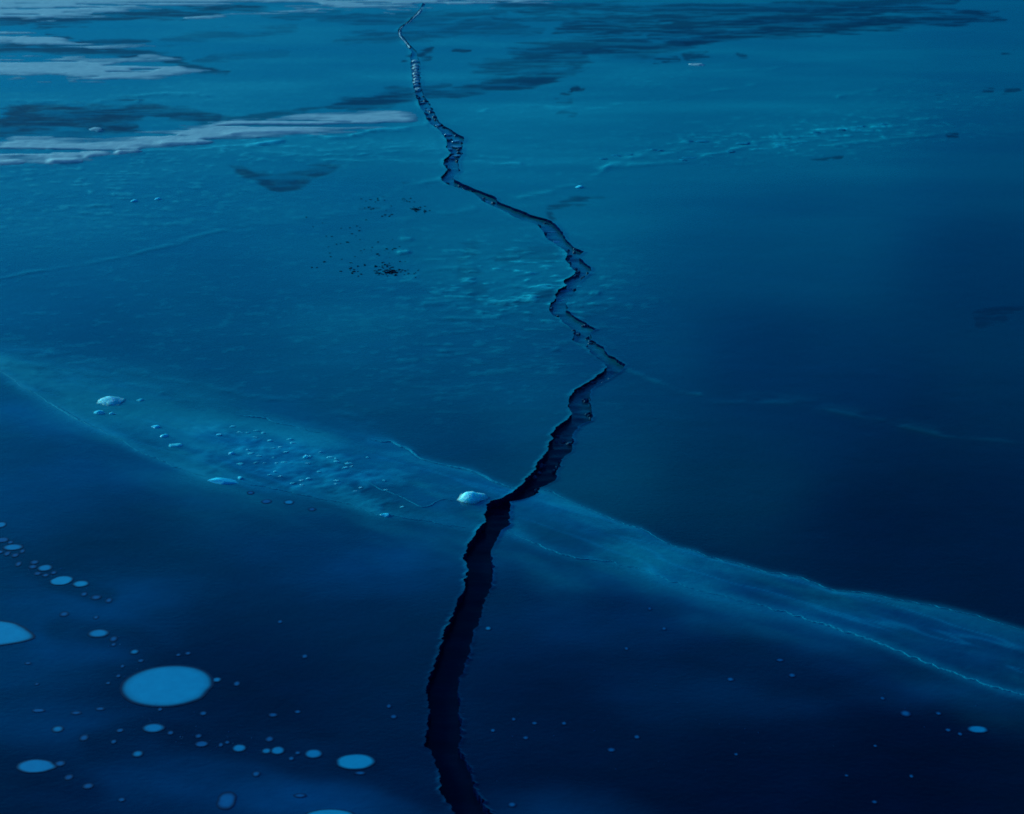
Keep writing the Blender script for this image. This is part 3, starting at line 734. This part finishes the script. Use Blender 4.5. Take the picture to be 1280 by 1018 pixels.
SM = [('small dim rounded ice lump just below the lone white ice chunk', 124, 517, 18, 5, M_FROST), ('low curved ice crumb beside the dim rounded lump', 140, 518, 12, 3, M_FROST),
      ('pale small lump nearer the lone white chunk, of two between it and the slab', 195, 535, 13, 4, M_SLAB), ('pale small lump nearer the flat slab, of two between it and the lone chunk', 206, 546, 14, 4, M_SLAB),
      ('thin ice sliver lying near the bend of the near frost ridge', 221, 558, 20, 3, M_FROST), ('pale ice pebble on the rough part of the band', 289, 569, 9, 4, M_SLAB),
      ('brightest little lump among the rough ice of the band', 382, 574, 9, 6, M_FROST), ('ice nub beyond the rough part of the band', 274, 545, 8, 4, M_FROST),
      ('small pale lump at the bend of the near ridge under the rough ice', 482, 645, 16, 4, M_SLAB), ('tiny yellowish crumb touching the flat ice slab', 300, 599, 9, 4, M_FROST),
      ('short flat ice sliver beyond the lone white chunk toward the crack', 175, 501, 12, 2.5, M_FROST),
      ('dark-sided ice block standing alone beyond the fork of the crack', 724, 235, 13, 4, M_FROST), ('long bright ice sliver near the swept dark streaks', 871, 81, 22, 3, M_SNOW),
      ('two-humped ice crumb in the far row of lumps', 197, 250, 10, 3.5, M_FROST), ('small ice crumb beside the two-humped crumb', 168, 252, 14, 3.5, M_FROST)]
for i, (lb, px, py, w, h, mt) in enumerate(SM):
    lump('ice_lump', lb, 'ice lump', px, py, w, h * 0.55, mt, 30 + i, None, 0.9, random.uniform(-.3, .3), None, 0.2, 3)
ROW = [(817,188,10),(826,189,8),(862,198,14),(854,201,9),(912,190,12),(930,180,15),(878,177,16),(862,177,8),(1020,166,9),(1052,163,10),(1078,158,10),(1104,156,12),(770,195,12),(788,194,10),(755,199,10)]
for i, (px, py, w) in enumerate(ROW):
    lump('ice_crumb', 'small ice crumb in the far pressure line beyond the fork of the crack', 'ice lump', px, py, w * 1.5, 0.9, M_RIM, 60 + i, None, 0.9, random.uniform(-.4, .4), 'ice crumbs along the far pressure line', 0.2, 3)
# jumbled crumbs of the rough part of the band
k = 0
while k < 46:
    px = random.gauss(375, 60); py = np.interp(px, BL[:, 0], BL[:, 1]) - random.uniform(8, 70)
    if not (260 < px < 520) or py < np.interp(px, BU[:, 0], BU[:, 1]) + 12: continue
    lump('rubble_crumb', 'little frosted crumb in the rubble between the flat slab and the crack', 'ice lump', px, py, random.uniform(5, 13), random.uniform(0.7, 1.5), M_FROST, 100 + k, None, random.uniform(0.35, 0.8), random.uniform(-.6, .6), 'frosted rubble on the milky band', 0.25, 2)
    k += 1

# ------------------------------------------------------------------ gas bubbles frozen into the near ice
def bubble_mesh(name, rx, ry, h, seed, at, shape=None, wob=0.05):
    na, nr = 48, 7
    a = np.linspace(0, 2 * math.pi, na, endpoint=False)
    r = 1 + wob * 2 * (fbm(np.cos(a) * 1.3 + 5, np.sin(a) * 1.3 + 5, seed, 3) - .5)
    if shape is not None: r = r * np.interp(np.degrees(a), [s[0] for s in shape], [s[1] for s in shape])
    rr = np.array([0.0001, 0.35, 0.6, 0.8, 0.92, 1.02, 1.06])
    soft = 0.88 if rx > 0.2 else (0.8 if rx > 0.08 else (0.6 if rx > 0.04 else 0.3))
    core = np.repeat(sst(1.02, soft, rr)[:, None], na, 1)
    X = np.cos(a)[None, :] * r[None, :] * rr[:, None] * rx; Y = np.sin(a)[None, :] * r[None, :] * rr[:, None] * ry
    gx, gy = X + at[0], Y + at[1]
    ppx, ppy = bearing(gx, gy)
    Z = ice_fields(ppx, ppy, gx, gy)[0] - at[2] + h
    f = []
    for i in range(nr - 1):
        for j in range(na):
            j2 = (j + 1) % na
            f.append((i * na + j, (i + 1) * na + j, (i + 1) * na + j2, i * na + j2))
    return mesh_from(name, np.stack([X, Y, Z], -1), f, True, {'core': core})

def bubble(label, px, py, w, h, mi, seed, shape=None, group=None, wob=0.06, name='gas_bubble'):
    x0, y0 = ground(px, py + h / 2); x1, y1 = ground(px, py - h / 2)
    s = px_size(py); x, y = ground(px, py)
    rx = w * s / 2; ry = abs(float(y1 - y0)) / 2
    at = (float(x), float(y), float(ice_z(px, py)[0]))
    me = bubble_mesh(name, rx, ry, 0.0018, seed, at, shape, wob)
    o = link(name, me, M_BUB[mi], label=label, category='bubble')
    if group: o['group'] = group
    o.location = at
    return o

bubble('largest pale gas bubble, a broad nearly round disc frozen into the dark ice', 209, 857, 110, 50, 0, 1,
       [(0, 1.0), (15, 0.99), (35, 1.0), (90, 1.0), (180, 1.0), (240, 1.0), (280, 1.02), (305, 1.02), (325, 1.03), (335, 0.98), (345, 0.96), (360, 1.0)], wob=0.03)
bubble('large pale gas bubble with one pointed end, second in size to the broad disc', -14, 793, 112, 34, 0, 2,
       [(0, 0.96), (20, 0.84), (45, 0.84), (90, 1.0), (180, 1.0), (270, 0.82), (310, 0.88), (335, 1.02), (347, 1.05), (360, 0.96)], wob=0.02)
bubble('smooth oval gas bubble at the end of the bubble chain nearest the crack', 444, 952, 48, 19, 0, 3)
bubble('medium gas bubble drawn out to a low point, apart from the chains', 45, 957, 46, 17, 1, 4,
       [(0, 1.06), (20, 0.9), (60, 0.92), (120, 1.0), (180, 1.0), (240, 1.0), (290, 0.95), (330, 1.05), (345, 1.12), (360, 1.06)])
bubble('pale gas bubble half buried in milky ice between the crack and the double bubble', 412, 1019, 60, 16, 0, 5)
bubble('blurred double gas bubble deep in milky ice', 283, 1000, 25, 20, 2, 6, [(0, .85), (60, 1.05), (120, 1.05), (180, .85), (240, 1.1), (300, 1.1), (360, .85)])
bubble('oval gas bubble directly below the broad disc', 192, 910, 27, 11, 1, 7)
bubble('oval gas bubble between the pointed bubble and the broad disc', 123, 792, 26, 10, 1, 8)
bubble('largest bubble of the beaded chain along the dark ice, slightly tilted', 76, 726, 27, 12, 0, 9, [(0, 1.05), (30, 1.1), (90, 1), (150, .9), (180, 1), (270, .9), (330, 1.0), (360, 1.05)])
bubble('oval bubble next to the tilted bubble, at the end of the beaded chain', 101, 730, 20, 8, 0, 10)
bubble('oval bubble midway in the beaded chain', 56, 710, 18, 8, 1, 11)
bubble('wide flat bubble near the start of the beaded chain', 16, 684, 24, 7.5, 1, 12)
bubble('lone oval gas bubble in the darkest ice, across the crack from the bubble chains', 1222, 912, 26, 9, 1, 13)
bubble('oval bubble second from the end of the chain below the broad disc', 392, 942, 22, 11, 1, 14)
bubble('small chain bubble between the broad disc and the touching pair', 299, 935, 17, 9, 1, 15)
bubble('larger of two touching bubbles in the chain below the broad disc', 347, 938, 17, 10, 1, 16)
bubble('smaller of two touching bubbles in the chain below the broad disc', 333, 938.5, 12, 7, 1, 17)
bubble('tiny bubble touching the pointed end of the broad disc', 271, 850, 11, 6, 1, 18)
bubble('tiny bubble a little beyond the one touching the broad disc', 296, 855, 8, 6, 2, 19)
bubble('small faint bubble in milky ice below the bubble chain', 172, 942, 14, 8, 1, 20)
bubble('small round bubble beyond the drawn-out bubble', 72, 911, 15, 8, 1, 21)
bubble('faint bubble touching the tip of the drawn-out bubble', 75, 954, 13, 7, 2, 22)
bubble('small bubble between the broad disc and the oval near the pointed bubble', 168, 815, 11, 6, 1, 23)
bubble('small bubble at the start of the beaded chain, farthest from its tilted bubble', 1, 656, 13, 7, 1, 24)
bubble('blue blurred bubble in the dark ice, beside the lone oval on the band side', 1132, 892, 13, 8, 2, 25)
TINY = [(3,675,15,6,2),(13,678,7,4,2),(43,703,10,5,2),(41,708.5,10,5,2),(47,717,9,4,2),(57,719,8,4,2),(67,716,7,4,2),(9,692,7,6,2),(19,694,9,5,2),(28,689,6,5,2),(23,705,7,6,2),
        (105,743,8,5,2),(120,747,13,6,2),(136,751,8,6,2),(142,799,9,7,2),(142,806,6,4,2),(337,924,10,7,2),(375,994,16,5,2),(320,967,10,7,2),(350,778,6,4,2),(381,821,7,5,2),(341,894,11,5,2),(372,890,8,4,2),
        (254,892,9,5,2),(486,883,6,5,2),(492,896,8,5,2),(610,786,8,5,1),(913,849,9,5,2),(990,844,9,5,2),(975,825,10,4,2),(1103,873,6,4,2),(1200,918,6,4,2),(764,937,10,5,2),(796,921,7,5,2),(705,904,6,4,2),
        (668,904,7,3.5,2),(657,922,7,4,2),(616,913,6,4,2),(642,899,5,4,2),(783,811,5,4,2),(830,786,6,4,2),(812,761,5,4,2),(110,982,13,7,2),(86,971,11,7,2),(152,999,9,5,2),(48,888,16,4,2),(95,891,14,4,2),(125,886,11,4,2),
        (150,913,9,5,2),(142,927,7,5,2),(105,922,11,8,2),(213,916,8,5,2),(200,887,6,4,2),(248,920,8,5,2),(252,930,16,7,2),(276,931,6,5,2),(284,928,6,4,2),(372,941,7,4,2),(364,948,7,5,2),(450,966,14,4,2),
        (80,768,11,6,2),(120,772,6,4,2),(235,817,7,4,2),(223,819,6,3,2),(148,845,6,4,2),(153,833,5,4,2),(135,854,6,3,2),(46,855,5,3,2),(35,829,8,3,2),(640,1005,10,6,2),(1173,892,7,4,2),(1185,913,7,4,2),(1094,933,5,3,2),
        (920,943,5,3,2),(1139,971,5,4,2),(1058,970,5,3,2),(1093,1003,7,4,2),(333,627,12,5,2),(361,628,12,5,1),(313,616,9,4,2),(390,637,9,4,2),(0,690,8,4,2),(176,826,8,4,2)]
NEAR = [((40,705),'in the beaded chain of bubbles'), ((125,748),'trailing off the end of the beaded chain'), ((10,795),'beside the large bubble with one pointed end'), ((145,803),'between the pointed bubble and the broad disc'),
        ((209,857),'close round the broad pale disc'), ((270,925),'in the chain below the broad disc'), ((365,944),'beside the smooth oval at the chain end'), ((45,957),'near the drawn-out bubble'), ((90,905),'in the milky ice between the drawn-out bubble and the disc'),
        ((283,1000),'near the blurred double bubble'), ((412,1010),'beside the half-buried bubble in milky ice'), ((450,966),'just below the smooth oval bubble'), ((490,890),'by the crack, on the side of the bubble chains'), ((365,800),'alone in plain dark ice between chain and crack'),
        ((615,790),'right at the lip of the crack'), ((655,910),'in the loose cluster across the crack'), ((780,930),'past the loose cluster across the crack'), ((810,785),'below the band just across the crack'), ((950,840),'under the chunkless part of the milky band'),
        ((1180,905),'near the lone oval bubble'), ((1080,975),'in the blackest ice below the lone oval'), ((345,625),'below the flat ice slab by the ridge'), ((640,1005),'in the milky patch right across the crack')]
for i, (px, py, w, h, mi) in enumerate(TINY):
    near = min(NEAR, key=lambda n: (n[0][0] - px) ** 2 + 2 * (n[0][1] - py) ** 2)[1]
    bubble('tiny faint gas bubble ' + near, px, py, w, h, mi, 200 + i, None, 'tiny gas bubbles in the near ice', 0.12, 'tiny_gas_bubble')
# specks strewn along the chains
def specks(name, pts, n, spread, rmin, rmax, mat, seed, label, cat, thick=0.004):
    rs = np.random.default_rng(seed); p = np.array(pts, float)
    bm = bmesh.new(); t = rs.random(n) * (len(p) - 1)
    c0 = ground(*p[len(p) // 2]); base = Vector((float(c0[0]), float(c0[1]), 0))
    for q in t:
        i = int(q); f = q - i
        c = p[i] * (1 - f) + p[min(i + 1, len(p) - 1)] * f
        px = c[0] + rs.normal() * spread[0]; py = c[1] + rs.normal() * spread[1]
        x, y = ground(px, py); z = float(ice_z(px, py)[0]); s = px_size(py)
        r = s * (rmin + (rmax - rmin) * rs.random() ** 2.5) / 2
        k = 7; a0 = rs.random() * 6
        ring = [bm.verts.new((float(x) + math.cos(a0 + j * 6.283 / k) * r * rs.uniform(.7, 1.3), float(y) + math.sin(a0 + j * 6.283 / k) * r * rs.uniform(.7, 1.3), z - 0.004)) for j in range(k)]
        top = bm.verts.new((float(x), float(y), z + thick))
        for j in range(k): bm.faces.new((ring[j], ring[(j + 1) % k], top))
    bmesh.ops.translate(bm, vec=-base, verts=bm.verts)
    me = bpy.data.meshes.new(name); bm.to_mesh(me); bm.free()
    me.polygons.foreach_set('use_smooth', np.full(len(me.polygons), True))
    o = link(name, me, mat, label=label, category=cat, kind='stuff'); o.location = base
    return o
specks('bubble_specks', [(0,690),(60,715),(135,750)], 40, (10, 7), 2, 4.5, M_SPECK, 41, 'fine bubble specks around the beaded chain', 'bubbles')
specks('bubble_specks', [(130,800),(150,840),(190,900),(250,928),(330,940)], 90, (22, 9), 1.5, 4.5, M_SPECK, 42, 'fine bubble specks around the broad disc and the chain below it', 'bubbles')
specks('bubble_specks', [(620,900),(780,920),(1000,870),(1200,910)], 50, (60, 40), 1.5, 3.5, M_SPECK, 43, 'sparse bubble specks in the darkest ice', 'bubbles')

# ------------------------------------------------------------------ wind-blown grit on the far ice
def grit(label, clumps, seed):
    rs = np.random.default_rng(seed); bm = bmesh.new()
    c0 = ground(clumps[0][0], clumps[0][1]); base = Vector((float(c0[0]), float(c0[1]), 0))
    for cx, cy, sx, sy, n, r0, r1 in clumps:
        for _ in range(n):
            px = cx + rs.normal() * sx; py = cy + rs.normal() * sy
            x, y = ground(px, py); z = float(ice_z(px, py)[0]); s = px_size(py)
            r = s * (r0 + (r1 - r0) * rs.random() ** 2)
            m = Matrix.Translation((float(x), float(y), z + 0.002)) @ Matrix.Rotation(rs.random() * 6, 4, 'Z') @ Matrix.Diagonal((r, r * rs.uniform(1.0, 2.2), r * 0.35, 1))
            bmesh.ops.create_icosphere(bm, subdivisions=1, radius=1, matrix=m)
    bmesh.ops.translate(bm, vec=-base, verts=bm.verts)
    me = bpy.data.meshes.new('dark_grit'); bm.to_mesh(me); bm.free()
    o = link('dark_grit', me, M_GRIT, label=label, category='grit', kind='stuff'); o.location = base
grit('scatter of dark grit with one dense clump, on the plain ice left of the bent crack', [(490,339,7,2.2,70,0.7,1.8), (480,333,5,4,18,0.7,1.6), (455,333,22,5,30,0.6,1.8), (485,316,14,6,16,0.6,1.6), (430,295,22,14,24,0.6,1.7), (394,332,3,3,2,1,2), (510,340,10,3,8,.6,1.4)], 51)
grit('compact clump of dark grit with a trailing tail, close to the sharp bend of the crack', [(520,262,4,2.2,26,0.8,1.8), (529,265,4,1,14,0.6,1.4), (503,254,8,4,10,0.7,1.8), (485,270,4,1,6,0.7,1.6), (470,250,10,1.2,12,0.5,1.0), (460,261,9,1.2,12,0.5,1.0)], 52)
